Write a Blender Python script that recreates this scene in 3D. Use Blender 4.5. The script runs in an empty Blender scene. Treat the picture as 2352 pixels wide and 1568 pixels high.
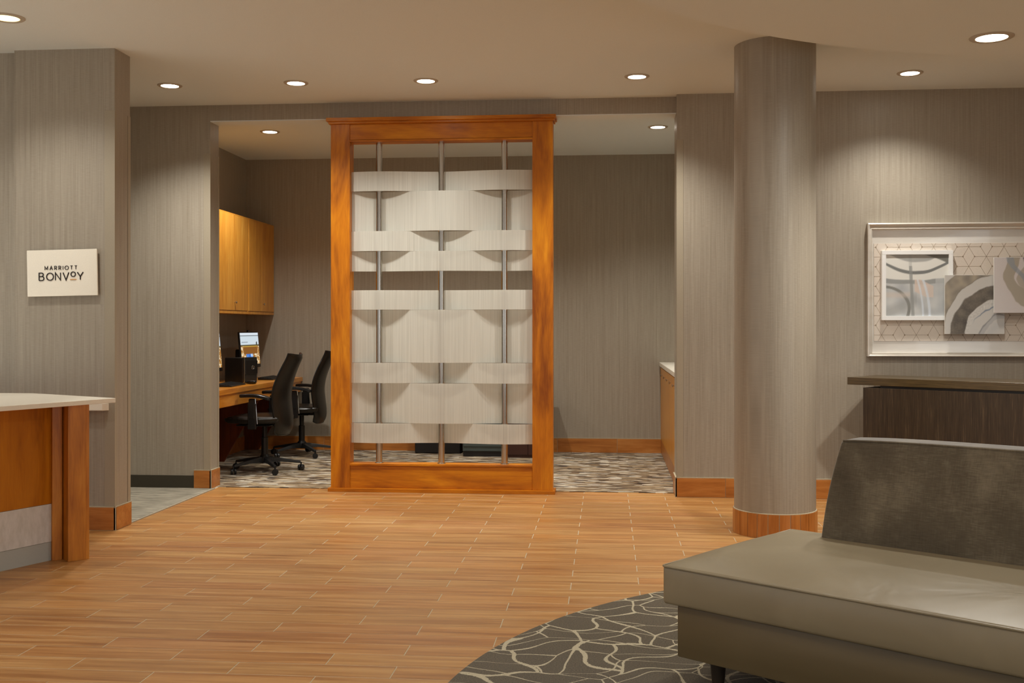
import bpy, bmesh, math, random
from mathutils import Vector, Matrix, noise as mnoise
import numpy as np
PI = math.pi
rnd = random.Random(7)
sc = bpy.context.scene
COL = sc.collection

# ------------------------------------------------------------------ camera
EYE = 1.28
YAW = math.atan(219 / 2482.67)
cam = bpy.data.cameras.new('camera')
cam.lens = 38; cam.sensor_width = 36; cam.shift_y = -32 / 2352
cam.clip_start = 0.05; cam.clip_end = 100
camo = bpy.data.objects.new('camera', cam)
camo.location = (0, 0, EYE); camo.rotation_euler = (PI / 2, 0, YAW)
COL.objects.link(camo); sc.camera = camo

# ------------------------------------------------------------------ exposure, world
sc.view_settings.view_transform = 'Standard'
sc.view_settings.look = 'None'
sc.view_settings.gamma = 1
sc.view_settings.use_curve_mapping = False
sc.view_settings.exposure = 0.46
w = bpy.data.worlds.new('world'); sc.world = w; w.use_nodes = True
w.node_tree.nodes['Background'].inputs[0].default_value = (0.8, 0.85, 0.95, 1)
w.node_tree.nodes['Background'].inputs[1].default_value = 0.3
WARM = (1.0, 0.97, 0.90)
LOBBY_W = 64.0; ALCOVE_W = 96.0; DISC_W = 96.0

def area_lamp(name, loc, rot, sx, sy, power, color):
    l = bpy.data.lights.new(name, 'AREA'); l.shape = 'RECTANGLE'; l.size = sx; l.size_y = sy
    l.energy = power; l.color = color
    o = bpy.data.objects.new(name, l); o.location = loc; o.rotation_euler = rot
    COL.objects.link(o); return o
# unseen fill panels added by the rear and side walls to imitate daylight
area_lamp('fill_panel', (-1.5, -3.9, 1.55), (PI / 2, 0, 0), 9.0, 2.6, 30, (0.93, 0.97, 1.0))
area_lamp('fill_panel', (5.4, -1.2, 1.55), (PI / 2, 0, PI / 2), 3.6, 2.4, 60, (0.93, 0.97, 1.0))
area_lamp('fill_panel', (-7.9, 1.0, 1.55), (PI / 2, 0, -PI / 2), 8.0, 2.4, 50, (0.93, 0.97, 1.0))

# ------------------------------------------------------------------ mesh helpers
class MB:
    """collects shapes into one mesh"""
    def __init__(s): s.bm = bmesh.new()
    def box(s, x0, x1, y0, y1, z0, z1, bev=0, seg=1):
        b = bmesh.new()
        bmesh.ops.create_cube(b, size=1)
        for v in b.verts:
            v.co = Vector(((x0 + x1) / 2 + v.co.x * (x1 - x0), (y0 + y1) / 2 + v.co.y * (y1 - y0), (z0 + z1) / 2 + v.co.z * (z1 - z0)))
        if bev: bmesh.ops.bevel(b, geom=b.edges[:], offset=bev, segments=seg, profile=0.5, affect='EDGES')
        s.add(b); return s
    def add(s, b, M=None):
        if M is not None: bmesh.ops.transform(b, matrix=M, verts=b.verts)
        me = bpy.data.meshes.new('t'); b.to_mesh(me); b.free()
        s.bm.from_mesh(me); bpy.data.meshes.remove(me)
    def mesh(s, verts, faces):
        vs = [s.bm.verts.new(v) for v in verts]
        for f in faces:
            try: s.bm.faces.new([vs[i] for i in f])
            except ValueError: pass
        return s
    def prism(s, pts, z0, z1, bev=0):
        b = bmesh.new()
        lo = [b.verts.new((p[0], p[1], z0)) for p in pts]; hi = [b.verts.new((p[0], p[1], z1)) for p in pts]
        n = len(pts)
        b.faces.new(lo[::-1]); b.faces.new(hi)
        for i in range(n): b.faces.new((lo[i], lo[(i + 1) % n], hi[(i + 1) % n], hi[i]))
        bmesh.ops.recalc_face_normals(b, faces=b.faces)
        if bev: bmesh.ops.bevel(b, geom=b.edges[:], offset=bev, segments=2, profile=0.5, affect='EDGES')
        s.add(b); return s
    def lathe(s, prof, cx=0, cy=0, n=32, M=None, caps=True):
        b = bmesh.new(); rings = []
        for r, z in prof:
            rings.append([b.verts.new((cx + r * math.cos(2 * PI * i / n), cy + r * math.sin(2 * PI * i / n), z)) for i in range(n)])
        for a, c in zip(rings, rings[1:]):
            for i in range(n): b.faces.new((a[i], a[(i + 1) % n], c[(i + 1) % n], c[i]))
        if caps: b.faces.new(rings[0][::-1]); b.faces.new(rings[-1])
        bmesh.ops.recalc_face_normals(b, faces=b.faces)
        s.add(b, M); return s
    def tube(s, pts, r, n=8, close=False):
        pts = [Vector(p) for p in pts]; b = bmesh.new(); rings = []; N = len(pts)
        up = None
        for i, p in enumerate(pts):
            a = pts[(i - 1) % N] if (close or i) else p
            c = pts[(i + 1) % N] if (close or i < N - 1) else p
            t = (c - a).normalized()
            if up is None: up = t.cross(Vector((0, 0, 1)) if abs(t.z) < .9 else Vector((1, 0, 0))).normalized()
            up = (up - t * up.dot(t)).normalized(); w2 = t.cross(up)
            rr = r[i] if isinstance(r, (list, tuple)) else r
            rings.append([b.verts.new(p + up * (rr * math.cos(2 * PI * k / n)) + w2 * (rr * math.sin(2 * PI * k / n))) for k in range(n)])
        prs = list(zip(rings, rings[1:])) + ([(rings[-1], rings[0])] if close else [])
        for a, c in prs:
            for i in range(n): b.faces.new((a[i], a[(i + 1) % n], c[(i + 1) % n], c[i]))
        if not close: b.faces.new(rings[0][::-1]); b.faces.new(rings[-1])
        bmesh.ops.recalc_face_normals(b, faces=b.faces)
        s.add(b); return s
    def build(s, name, m, parent=None, smooth=False, bevel=0, loc=None, rotz=0):
        me = bpy.data.meshes.new(name); s.bm.to_mesh(me); s.bm.free()
        me.materials.append(m)
        if smooth:
            for p in me.polygons: p.use_smooth = True
            try: me.set_sharp_from_angle(angle=math.radians(38))
            except Exception: pass
        o = bpy.data.objects.new(name, me); COL.objects.link(o)
        if parent is not None: o.parent = parent
        if loc is not None: o.location = loc
        if rotz: o.rotation_euler.z = rotz
        if bevel:
            md = o.modifiers.new('bevel', 'BEVEL'); md.width = bevel; md.segments = 2; md.limit_method = 'ANGLE'
        return o

def tag(o, label=None, cat=None, group=None, kind=None):
    if label: o['label'] = label
    if cat: o['category'] = cat
    if group: o['group'] = group
    if kind: o['kind'] = kind
    return o
def thing(name, label, cat, loc=(0, 0, 0), rz=0, group=None):
    o = bpy.data.objects.new(name, None); o.location = loc; o.rotation_euler = (0, 0, rz); o.empty_display_size = .1
    COL.objects.link(o); return tag(o, label, cat, group)
def children(o): return [c for c in bpy.data.objects if c.parent == o]
def copy_tree(o, parent=None):
    c = o.copy(); COL.objects.link(c); c.parent = parent
    for ch in children(o): copy_tree(ch, c)
    return c
def rounded(sx, sy, sz, r, nx=24, ny=12, nz=6, f=None):
    """rounded box surface as bmesh, centred, with an optional displacement f(co)->co"""
    b = bmesh.new(); vd = {}
    hx, hy, hz = sx / 2, sy / 2, sz / 2
    def V(p):
        key = tuple(round(c, 5) for c in p)
        if key in vd: return vd[key]
        q = Vector(p)
        inn = Vector((max(-hx + r, min(hx - r, q.x)), max(-hy + r, min(hy - r, q.y)), max(-hz + r, min(hz - r, q.z))))
        d = q - inn
        if d.length > 1e-9: q = inn + d.normalized() * r
        if f: q = f(q)
        vd[key] = b.verts.new(q); return vd[key]
    def warp(i, n, h):
        # denser near the edges
        t = i / n; m = min(.35, 2 * r / (2 * h))
        k = max(2, n // 4)
        if i <= k: return -h + m * 2 * h * (i / k) * .5
        if i >= n - k: return h - m * 2 * h * ((n - i) / k) * .5
        a = -h + m * h; c = h - m * h
        return a + (c - a) * (i - k) / (n - 2 * k)
    X = [warp(i, nx, hx) for i in range(nx + 1)]; Y = [warp(i, ny, hy) for i in range(ny + 1)]; Z = [warp(i, nz, hz) for i in range(nz + 1)]
    def face(g):
        vs = [V(p) for p in g]
        if len(set(vs)) == 4:
            try: b.faces.new(vs)
            except ValueError: pass
    for i in range(nx):
        for j in range(ny):
            for z in (-hz, hz): face([(X[i], Y[j], z), (X[i + 1], Y[j], z), (X[i + 1], Y[j + 1], z), (X[i], Y[j + 1], z)])
    for i in range(nx):
        for k in range(nz):
            for y in (-hy, hy): face([(X[i], y, Z[k]), (X[i + 1], y, Z[k]), (X[i + 1], y, Z[k + 1]), (X[i], y, Z[k + 1])])
    for j in range(ny):
        for k in range(nz):
            for x in (-hx, hx): face([(x, Y[j], Z[k]), (x, Y[j + 1], Z[k]), (x, Y[j + 1], Z[k + 1]), (x, Y[j], Z[k + 1])])
    bmesh.ops.recalc_face_normals(b, faces=b.faces)
    return b

# ------------------------------------------------------------------ materials
def lin(r, g, b):
    f = lambda c: (c / 255 / 12.92) if c / 255 <= .04045 else ((c / 255 + .055) / 1.055) ** 2.4
    return (f(r), f(g), f(b), 1)
class NT:
    def __init__(s, name):
        s.m = bpy.data.materials.new(name); s.m.use_nodes = True; s.t = s.m.node_tree; s.N = s.t.nodes; s.L = s.t.links
        s.b = s.N['Principled BSDF']; s.out = s.N['Material Output']
    def n(s, typ, ins=None, **kw):
        nd = s.N.new(typ)
        for k, v in kw.items(): setattr(nd, k, v)
        for k, v in (ins or {}).items():
            if isinstance(v, bpy.types.NodeSocket): s.L.new(v, nd.inputs[k])
            else: nd.inputs[k].default_value = v
        return nd
    def set(s, **kw):
        for k, v in kw.items():
            k = {'color': 'Base Color', 'rough': 'Roughness', 'metal': 'Metallic', 'spec': 'Specular IOR Level', 'coat': 'Coat Weight', 'coat_rough': 'Coat Roughness',
                 'sheen': 'Sheen Weight', 'sheen_rough': 'Sheen Roughness', 'normal': 'Normal', 'emit': 'Emission Color', 'emits': 'Emission Strength', 'trans': 'Transmission Weight', 'aniso': 'Anisotropic', 'ior': 'IOR'}[k]
            if isinstance(v, bpy.types.NodeSocket): s.L.new(v, s.b.inputs[k])
            else: s.b.inputs[k].default_value = v
        return s
    def pos(s, kind='world'):
        if kind == 'world': return s.n('ShaderNodeNewGeometry').outputs['Position']
        return s.n('ShaderNodeTexCoord').outputs['Object' if kind == 'object' else 'Generated']
    def scale(s, v, x, y, z, off=None):
        m = s.n('ShaderNodeMapping', {'Vector': v, 'Scale': (x, y, z)})
        if off is not None: s.L.new(off, m.inputs['Location'])
        return m.outputs[0]
    def noise(s, v, sc=1, det=2, rough=.5, dist=0):
        return s.n('ShaderNodeTexNoise', {'Vector': v, 'Scale': sc, 'Detail': det, 'Roughness': rough, 'Distortion': dist}).outputs['Fac']
    def ramp(s, f, stops, interp='LINEAR'):
        r = s.n('ShaderNodeValToRGB', {'Fac': f}); r.color_ramp.interpolation = interp
        e = r.color_ramp.elements
        while len(e) < len(stops): e.new(.5)
        for i, (p, c) in enumerate(stops): e[i].position = p; e[i].color = c if len(c) == 4 else (*c, 1)
        return r.outputs[0]
    def mix(s, f, a, b, mode='MIX'):
        m = s.n('ShaderNodeMix', data_type='RGBA', blend_type=mode)
        for i, v in ((0, f), (6, a), (7, b)):
            if isinstance(v, bpy.types.NodeSocket): s.L.new(v, m.inputs[i])
            else: m.inputs[i].default_value = v
        return m.outputs[2]
    def math(s, op, a, b=0.0, c=0.0):
        m = s.n('ShaderNodeMath', operation=op)
        for i, v in enumerate((a, b, c)):
            if isinstance(v, bpy.types.NodeSocket): s.L.new(v, m.inputs[i])
            else: m.inputs[i].default_value = v
        return m.outputs[0]
    def bump(s, h, strength=.3, dist=.002):
        return s.n('ShaderNodeBump', {'Height': h, 'Strength': strength, 'Distance': dist}).outputs[0]
def plain(name, col, rough=.5, metal=0, spec=.5, bump=0, bscale=200, **kw):
    t = NT(name); t.set(color=col, rough=rough, metal=metal, spec=spec, **kw)
    p = t.pos('object'); nz = t.noise(p, bscale, 2)
    t.set(color=t.mix(.06, col, t.ramp(nz, [(0.3, (0.2, 0.2, 0.2, 1)), (.7, (1, 1, 1, 1))]), 'MULTIPLY'))
    if bump: t.set(normal=t.bump(nz, bump, .001))
    return t.m
def g(v): return (v, v, v, 1)

def wallpaper(name, base, dark):
    t = NT(name); p = t.pos('world')
    sep = t.n('ShaderNodeSeparateXYZ', {0: p})
    hz = t.math('ADD', sep.outputs[0], t.math('MULTIPLY', sep.outputs[1], 1.37))
    v = t.n('ShaderNodeCombineXYZ', {0: hz, 1: 0.0, 2: sep.outputs[2]}).outputs[0]
    st = t.noise(t.scale(v, 48, 1, .35), 1, 2, .6)         # vertical strie
    st2 = t.noise(t.scale(v, 130, 1, 3), 1, 1, .5)
    we = t.noise(t.scale(v, 25, 1, 330), 1, 2, .6)        # horizontal weft threads
    we2 = t.noise(t.scale(v, 420, 1, 300), 1, 1, .5)
    f = t.math('ADD', t.math('MULTIPLY', st, .36), t.math('ADD', t.math('MULTIPLY', st2, .34), t.math('MULTIPLY', we, .30)))
    t.set(color=t.ramp(f, [(.30, dark), (.68, base)]), rough=.40, spec=.5)
    h = t.math('ADD', t.math('MULTIPLY', we, 1.0), t.math('ADD', t.math('MULTIPLY', we2, .6), t.math('MULTIPLY', st2, .7)))
    t.set(normal=t.bump(h, .35, .0012))
    return t.m
def wood(name, dark, mid, light, axis='Z', rough=.36, coat=.06, gs=1.0, knots=True, blotch=.5):
    """stained wood, grain along one object axis"""
    t = NT(name); p = t.pos('world')
    sx = {'X': (2.2, 26, 26), 'Y': (26, 2.2, 26), 'Z': (26, 26, 2.2)}[axis]
    bx = {'X': (1.2, 5, 5), 'Y': (5, 1.2, 5), 'Z': (5, 5, 1.2)}[axis]
    oi = t.n('ShaderNodeObjectInfo').outputs['Random']
    off = t.n('ShaderNodeCombineXYZ', {0: t.math('MULTIPLY', oi, 13.0), 1: t.math('MULTIPLY', oi, 7.0), 2: t.math('MULTIPLY', oi, 5.0)}).outputs[0]
    gr = t.noise(t.scale(p, *[a * gs for a in sx], off), 1, 4, .62, .8)
    bl = t.noise(t.scale(p, *[a * gs for a in bx], off), 1, 3, .55, 1.4)
    fine = t.noise(t.scale(p, *[a * gs * 6 for a in sx], off), 1, 2, .6)
    f = t.math('ADD', t.math('MULTIPLY', gr, 1 - blotch), t.math('MULTIPLY', bl, blotch))
    f = t.math('ADD', t.math('MULTIPLY', f, .88), t.math('MULTIPLY', fine, .12))
    c = t.ramp(f, [(.33, dark), (.5, mid), (.66, light)])
    if knots:
        vo = t.n('ShaderNodeTexVoronoi', {'Vector': t.scale(p, *[a * .42 for a in bx], off), 'Scale': 1.0})
        k = t.ramp(vo.outputs['Distance'], [(0.0, g(.30)), (.06, g(.62)), (.17, g(1))])
        c = t.mix(.75, c, k, 'MULTIPLY')
    t.set(color=c, rough=rough, spec=.4, coat=coat, coat_rough=.22, normal=t.bump(fine, .12, .0008))
    return t.m
M = {}
M['wall'] = wallpaper('taupe_wallcovering', lin(172, 162, 146), lin(142, 132, 116))
M['wall_dim'] = M['wall']
M['guard'] = plain('taupe_corner_guard', lin(163, 152, 132), .5)
M['ceil'] = plain('ceiling_paint', lin(232, 238, 238), .9, spec=.2)
M['white'] = plain('white_paint', lin(235, 232, 224), .45)
AM = (lin(138, 70, 4), lin(192, 112, 8), lin(222, 144, 22))
M['alder_v'] = wood('amber_alder_upright', *AM, 'Z', blotch=.72)
M['alder_x'] = wood('amber_alder_crosswise', *AM, 'X', blotch=.72)
RA = (lin(154, 86, 18), lin(196, 122, 36), lin(218, 148, 56))
M['rec_v'] = wood('reception_alder', *RA, 'Z', blotch=.65)
M['rec_panel'] = wood('reception_veneer', lin(136, 72, 4), lin(178, 104, 10), lin(198, 122, 22), 'Z', knots=False, blotch=.7)
M['maple'] = wood('honey_maple', lin(190, 122, 38), lin(212, 146, 54), lin(224, 164, 72), 'Z', .38, .15, knots=False, blotch=.35)
M['desk'] = wood('desk_maple', lin(186, 110, 26), lin(212, 136, 42), lin(226, 156, 62), 'Y', .3, .3, knots=False, blotch=.35)
M['desk_dark'] = wood('desk_panel_stain', lin(84, 34, 10), lin(112, 50, 16), lin(134, 64, 22), 'Z', .4, .1, knots=False)
M['basetile'] = wood('base_tile_wood_look', lin(152, 88, 32), lin(182, 114, 50), lin(202, 138, 72), 'X', .35, .1, knots=False, blotch=.5)
M['coltile'] = wood('column_tile_wood_look', lin(152, 88, 32), lin(182, 114, 50), lin(202, 138, 72), 'Z', .35, .1, knots=False, blotch=.5)
M['grout'] = plain('grout', lin(184, 170, 142), .8)
M['darkbase'] = plain('dark_carpet_base', lin(62, 56, 42), .95, bump=.4, bscale=300)
def m_steel():
    t = NT('brushed_steel'); t.set(color=lin(196, 192, 184), metal=1.0, rough=.2)
    n1 = t.noise(t.scale(t.pos('object'), 3, 3, 400), 1, 2); t.set(rough=t.ramp(n1, [(.3, g(.17)), (.7, g(.25))])); return t.m
M['steel'] = m_steel()
M['chrome'] = plain('chrome', lin(215, 215, 215), .12, 1.0)
M['black'] = plain('black_plastic', lin(17, 16, 16), .42)
M['blackg'] = plain('glossy_black_plastic', lin(14, 14, 14), .22)
M['charcoal'] = plain('charcoal_plastic', lin(32, 33, 33), .4)
M['leather_blk'] = plain('dark_brown_leather', lin(24, 19, 14), .33, bump=.15, bscale=260)
M['quartz'] = plain('cream_quartz', lin(250, 243, 226), .22)
M['lam'] = None
M['toe'] = plain('grey_toe_kick', lin(176, 176, 168), .55)
M['bin_grey'] = plain('slate_grey_plastic', lin(70, 80, 78), .5)
M['bin_brown'] = plain('dark_brown_laminate', lin(62, 32, 22), .5)
M['legwood'] = plain('espresso_stained_leg', lin(44, 34, 26), .4)
M['ink'] = plain('dark_brown_lettering', lin(34, 20, 6), .4)
M['orange'] = plain('orange_lettering', lin(214, 150, 60), .4)
M['sign'] = plain('cream_acrylic', lin(247, 239, 221), .16, coat=.5)
def m_lens():
    t = NT('lit_lens'); t.set(color=g(.9), emit=(1, .93, .80, 1), emits=14.0, rough=.4); return t.m
M['lens'] = m_lens()
def m_lens_y():
    t = NT('lit_reflector'); t.set(color=g(.9), emit=(1, .80, .38, 1), emits=1.6, rough=.4); return t.m
M['reflector'] = m_lens_y()
M['baffle'] = plain('trim_enamel', lin(190, 178, 160), .5)
def m_laminate():
    t = NT('grey_mottled_laminate'); p = t.pos('world')
    n1 = t.noise(t.scale(p, 30, 30, 12), 1, 4, .7)
    t.set(color=t.ramp(n1, [(.3, lin(196, 190, 182)), (.7, lin(218, 212, 206))]), rough=.5); return t.m
M['lam'] = m_laminate()
def m_acrylic():
    t = NT('frosted_acrylic'); p = t.pos('object')
    st = t.noise(t.scale(p, 160, 160, 1.4), 1, 2, .6)
    c = t.ramp(st, [(.3, lin(222, 221, 212)), (.7, lin(240, 239, 231))])
    t.set(color=c, rough=.32, spec=.5, normal=t.bump(st, .12, .0006))
    tr = t.n('ShaderNodeBsdfTranslucent', {'Color': c})
    tp = t.n('ShaderNodeBsdfTransparent', {'Color': lin(240, 238, 232)})
    m1 = t.n('ShaderNodeMixShader', {0: .38, 1: t.b.outputs[0], 2: tr.outputs[0]})
    m2 = t.n('ShaderNodeMixShader', {0: .10, 1: m1.outputs[0], 2: tp.outputs[0]})
    t.L.new(m2.outputs[0], t.out.inputs[0]); return t.m
M['acrylic'] = m_acrylic()
def m_plank():
    t = NT('wood_look_floor_tile'); p = t.pos('world')
    oi = t.n('ShaderNodeObjectInfo').outputs['Random']; isl = t.n('ShaderNodeNewGeometry').outputs['Random Per Island']
    r = t.n('ShaderNodeTexWhiteNoise', {'W': t.math('ADD', t.math('MULTIPLY', oi, 37.0), t.math('MULTIPLY', isl, 91.0))}, noise_dimensions='1D').outputs['Value']
    off = t.n('ShaderNodeCombineXYZ', {0: t.math('MULTIPLY', r, 50.0), 1: t.math('MULTIPLY', r, 31.0), 2: 0.0}).outputs[0]
    g1 = t.noise(t.scale(p, 1.5, 30, 1, off), 1, 4, .6, .5)
    g2 = t.noise(t.scale(p, 5, 190, 1, off), 1, 2, .6)
    g3 = t.noise(t.scale(p, .7, 9, 1, off), 1, 2, .5, .6)
    f = t.math('ADD', t.math('MULTIPLY', g1, .5), t.math('ADD', t.math('MULTIPLY', g2, .22), t.math('MULTIPLY', g3, .28)))
    c = t.ramp(f, [(.34, lin(138, 90, 46)), (.48, lin(171, 124, 70)), (.60, lin(192, 149, 94))])
    tint = t.ramp(r, [(0, lin(240, 216, 198)), (.3, lin(255, 250, 238)), (.55, lin(238, 228, 216)), (.8, lin(254, 234, 206)), (1, lin(255, 255, 255))])
    c = t.mix(.8, c, tint, 'MULTIPLY')
    t.set(color=c, rough=t.ramp(g1, [(.3, g(.33)), (.7, g(.43))]), spec=.45, normal=t.bump(g2, .10, .0006)); return t.m
M['plank'] = m_plank()
def m_alcove_carpet():
    t = NT('dashed_loop_carpet'); p = t.pos('world')
    vo = t.n('ShaderNodeTexVoronoi', {'Vector': t.scale(p, 11.5, 58, 1), 'Scale': 1.0, 'Randomness': 1.0}, voronoi_dimensions='2D')
    s = t.n('ShaderNodeSeparateColor', {0: vo.outputs['Color']}).outputs[0]
    c = t.ramp(s, [(0, lin(38, 27, 18)), (.16, lin(86, 66, 46)), (.34, lin(136, 114, 84)), (.56, lin(172, 152, 120)), (.74, lin(112, 92, 68)), (.84, lin(216, 208, 190))], 'CONSTANT')
    pile = t.noise(p, 420, 1)
    t.set(color=c, rough=.95, spec=.1, sheen=.2, normal=t.bump(pile, .5, .003)); return t.m
M['carpet1'] = m_alcove_carpet()
def m_hall_carpet():
    t = NT('grey_striated_carpet'); p = t.pos('world')
    n1 = t.noise(t.scale(p, 4, 60, 1), 1, 3, .7); n2 = t.noise(p, 300, 1)
    t.set(color=t.ramp(n1, [(.35, lin(104, 98, 86)), (.5, lin(140, 133, 118)), (.62, lin(172, 164, 146))]), rough=.95, spec=.1, normal=t.bump(n2, .5, .003)); return t.m
M['carpet2'] = m_hall_carpet()
def m_rug():
    t = NT('cracked_line_rug'); p = t.pos('world')
    nz = t.n('ShaderNodeTexNoise', {'Vector': p, 'Scale': 2.6, 'Detail': 1.0})
    off = t.n('ShaderNodeVectorMath', {0: nz.outputs['Color'], 1: (.5, .5, .5)}, operation='SUBTRACT').outputs[0]
    off = t.n('ShaderNodeVectorMath', {0: off, 'Scale': .42}, operation='SCALE').outputs[0]
    q = t.n('ShaderNodeVectorMath', {0: p, 1: off}, operation='ADD').outputs[0]
    def lines(v, sc, w, sx=1, sy=1, rz=0.0):
        mp = t.n('ShaderNodeMapping', {'Vector': v, 'Scale': (sx, sy, 1), 'Rotation': (0, 0, rz)}).outputs[0]
        vo = t.n('ShaderNodeTexVoronoi', {'Vector': mp, 'Scale': sc}, voronoi_dimensions='2D', feature='DISTANCE_TO_EDGE')
        wv = t.math('MULTIPLY', t.noise(p, 5, 1), w * 2)
        rag = t.math('MULTIPLY', t.math('SUBTRACT', t.noise(p, 150, 1), .5), w * 1.3)
        return t.math('LESS_THAN', vo.outputs['Distance'], t.math('ADD', wv, rag))
    a = lines(q, 4.8, .030, 1.0, 1.0)
    b = lines(q, 4.0, .014, .75, 1.5, .5)
    c = t.math('MAXIMUM', a, b)
    pile = t.noise(t.scale(p, 170, 260, 1), 1, 3, .75); big = t.noise(p, 3, 2)
    base = t.ramp(pile, [(.3, lin(54, 46, 34)), (.5, lin(86, 76, 59)), (.7, lin(124, 112, 90))])
    base = t.mix(.25, base, t.ramp(big, [(.3, g(.55)), (.7, g(1))]), 'MULTIPLY')
    ln = t.ramp(pile, [(.3, lin(160, 149, 122)), (.7, lin(202, 192, 164))])
    t.set(color=t.mix(c, base, ln), rough=.95, spec=.1, sheen=.2, normal=t.bump(pile, .6, .003)); return t.m
M['rug'] = m_rug()
def m_vinyl():
    t = NT('taupe_faux_leather'); p = t.pos('object')
    n1 = t.noise(p, 3.2, 3, .5, .6); n2 = t.noise(p, 480, 2)
    t.set(color=t.ramp(n1, [(.3, lin(142, 129, 103)), (.7, lin(153, 140, 113))]), rough=t.ramp(n1, [(.3, g(.36)), (.7, g(.44))]), spec=.5,
          normal=t.n('ShaderNodeBump', {'Height': n2, 'Strength': .12, 'Distance': .0006, 'Normal': t.bump(n1, .35, .03)}).outputs[0]); return t.m
M['vinyl'] = m_vinyl()
def m_vinyl_shaded():  # sofa leather again, with the rail's shade painted in as darker colour
    t = NT('taupe_faux_leather_shaded'); p = t.pos('object')
    n1 = t.noise(t.scale(p, 1, 1, 5), 2.2, 2); n2 = t.noise(p, 480, 2)
    t.set(color=t.ramp(n1, [(.3, lin(100, 86, 58)), (.7, lin(110, 95, 66))]), rough=.42, spec=.5, normal=t.bump(n2, .12, .0006)); return t.m
M['vinyl_shaded'] = m_vinyl_shaded()
def m_velvet():
    t = NT('ribbed_velvet'); p = t.pos('object')
    zz = t.n('ShaderNodeSeparateXYZ', {0: p}).outputs[2]
    wav = t.math('ADD', t.math('MULTIPLY', t.math('SINE', t.math('MULTIPLY', zz, 2 * PI / .0052)), .16), .5)
    rib = t.math('ADD', t.math('MULTIPLY', t.noise(t.scale(p, 30, 30, 260), 1, 2, .55), .6), t.math('MULTIPLY', wav, .4)); ver = t.noise(t.scale(p, 260, 60, 20), 1, 1, .6)
    big = t.noise(t.scale(p, 4.2, 1, 3.4), 1, 3, .55, .3)
    f = t.math('ADD', t.math('MULTIPLY', rib, .34), t.math('ADD', t.math('MULTIPLY', ver, .10), t.math('MULTIPLY', big, .56)))
    t.set(color=t.ramp(f, [(.35, lin(80, 71, 57)), (.5, lin(104, 94, 77)), (.65, lin(140, 129, 108))]), rough=.8, spec=.2, sheen=.7, sheen_rough=.35,
          normal=t.bump(t.math('ADD', rib, t.math('MULTIPLY', ver, .4)), .5, .002)); return t.m
M['velvet'] = m_velvet()
def m_console():
    t = NT('dark_oak_veneer'); p = t.pos('object')
    a = t.noise(t.scale(p, 170, 170, 5), 1, 3, .7); b = t.noise(t.scale(p, 20, 20, 1.2), 1, 2)
    f = t.math('ADD', t.math('MULTIPLY', a, .75), t.math('MULTIPLY', b, .25))
    t.set(color=t.ramp(f, [(.36, lin(42, 32, 22)), (.58, lin(62, 49, 35)), (.76, lin(108, 90, 66))]), rough=.42, spec=.4, normal=t.bump(a, .2, .0008)); return t.m
M['console'] = m_console()
def m_console_top():
    t = NT('dark_oak_top'); p = t.pos('object')
    a = t.noise(t.scale(p, 5, 150, 150), 1, 3, .7)
    t.set(color=t.ramp(a, [(.35, lin(58, 46, 26)), (.7, lin(94, 76, 46))]), rough=.28, spec=.45, coat=.1); return t.m
M['console_top'] = m_console_top()
def m_print():
    t = NT('printed_artwork'); a = t.n('ShaderNodeAttribute', attribute_name='ink').outputs['Color']
    t.set(color=a, rough=.45); return t.m
M['print'] = m_print()
def m_screen():
    t = NT('lit_display'); a = t.n('ShaderNodeAttribute', attribute_name='ink').outputs['Color']
    t.set(color=g(.02), rough=.2, emit=a, emits=.75); return t.m
M['screen'] = m_screen()
def m_frame():
    t = NT('pearl_silver_frame'); p = t.pos('object')
    n1 = t.noise(t.scale(p, 2, 2, 12), 1, 2)
    t.set(color=t.ramp(n1, [(.3, lin(216, 208, 196)), (.7, lin(232, 226, 216))]), rough=.28, metal=.25, coat=.4); return t.m
M['frame'] = m_frame()
M['geo'] = plain('pale_printed_board', lin(226, 214, 200), .5)
M['geoline'] = plain('bronze_print_line', lin(156, 136, 112), .5)
M['artframe'] = plain('bright_white_lacquer', lin(252, 252, 250), .3)

# ------------------------------------------------------------------ room shell
CE = 3.044
def struct(o): o['kind'] = 'structure'; return o
XL, XR, YB = -8.0, 5.5, -4.0
LW = 8.34      # lobby face of the wall with the wide opening
RW = 8.25      # lobby face of the wall to its right
AB = 11.09     # back of the alcove
b = MB().box(XL, -3.142, LW, 8.53, 0, CE); struct(b.build('wall_back_left', M['wall']))
b = MB().box(-3.142, 0.523, LW, 8.53, 2.921, CE); struct(b.build('wall_header', M['wall']))
b = MB().box(0.523, XR, RW, 8.53, 0, CE); struct(b.build('wall_back_right', M['wall']))
b = MB().box(-3.95, 1.25, AB, AB + .12, 0, CE); struct(b.build('wall_alcove_back', M['wall']))
b = MB().box(-3.95, -3.79, 8.53, AB, 0, CE); struct(b.build('wall_alcove_left', M['wall']))
b = MB().box(1.15, 1.27, 8.53, AB, 0, CE); struct(b.build('wall_alcove_right', M['wall']))
b = MB().box(-3.763, -3.100, 6.58, 6.80, 0, CE).box(XL, -3.763, 6.64, 6.80, 0, CE); struct(b.build('wall_reception', M['wall']))
struct(MB().box(XL - .1, XL, YB, 8.53, 0, CE).build('wall_left', M['wall']))
struct(MB().box(XR, XR + .1, YB, RW, 0, CE).build('wall_right', M['wall']))
struct(MB().box(XL, XR, YB - .1, YB, 0, CE).build('wall_rear', M['wall']))
struct(MB().box(XL - .1, XR + .1, YB - .1, AB + .12, CE, CE + .1).build('ceiling', M['ceil']))
# lowered round ceiling over the seating group
DC = (2.80, 3.38); DR = 3.33
b = MB().lathe([(DR, 2.90), (DR, CE - .001)], *DC, n=160)
struct(b.build('ceiling', M['ceil'], smooth=True))
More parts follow.
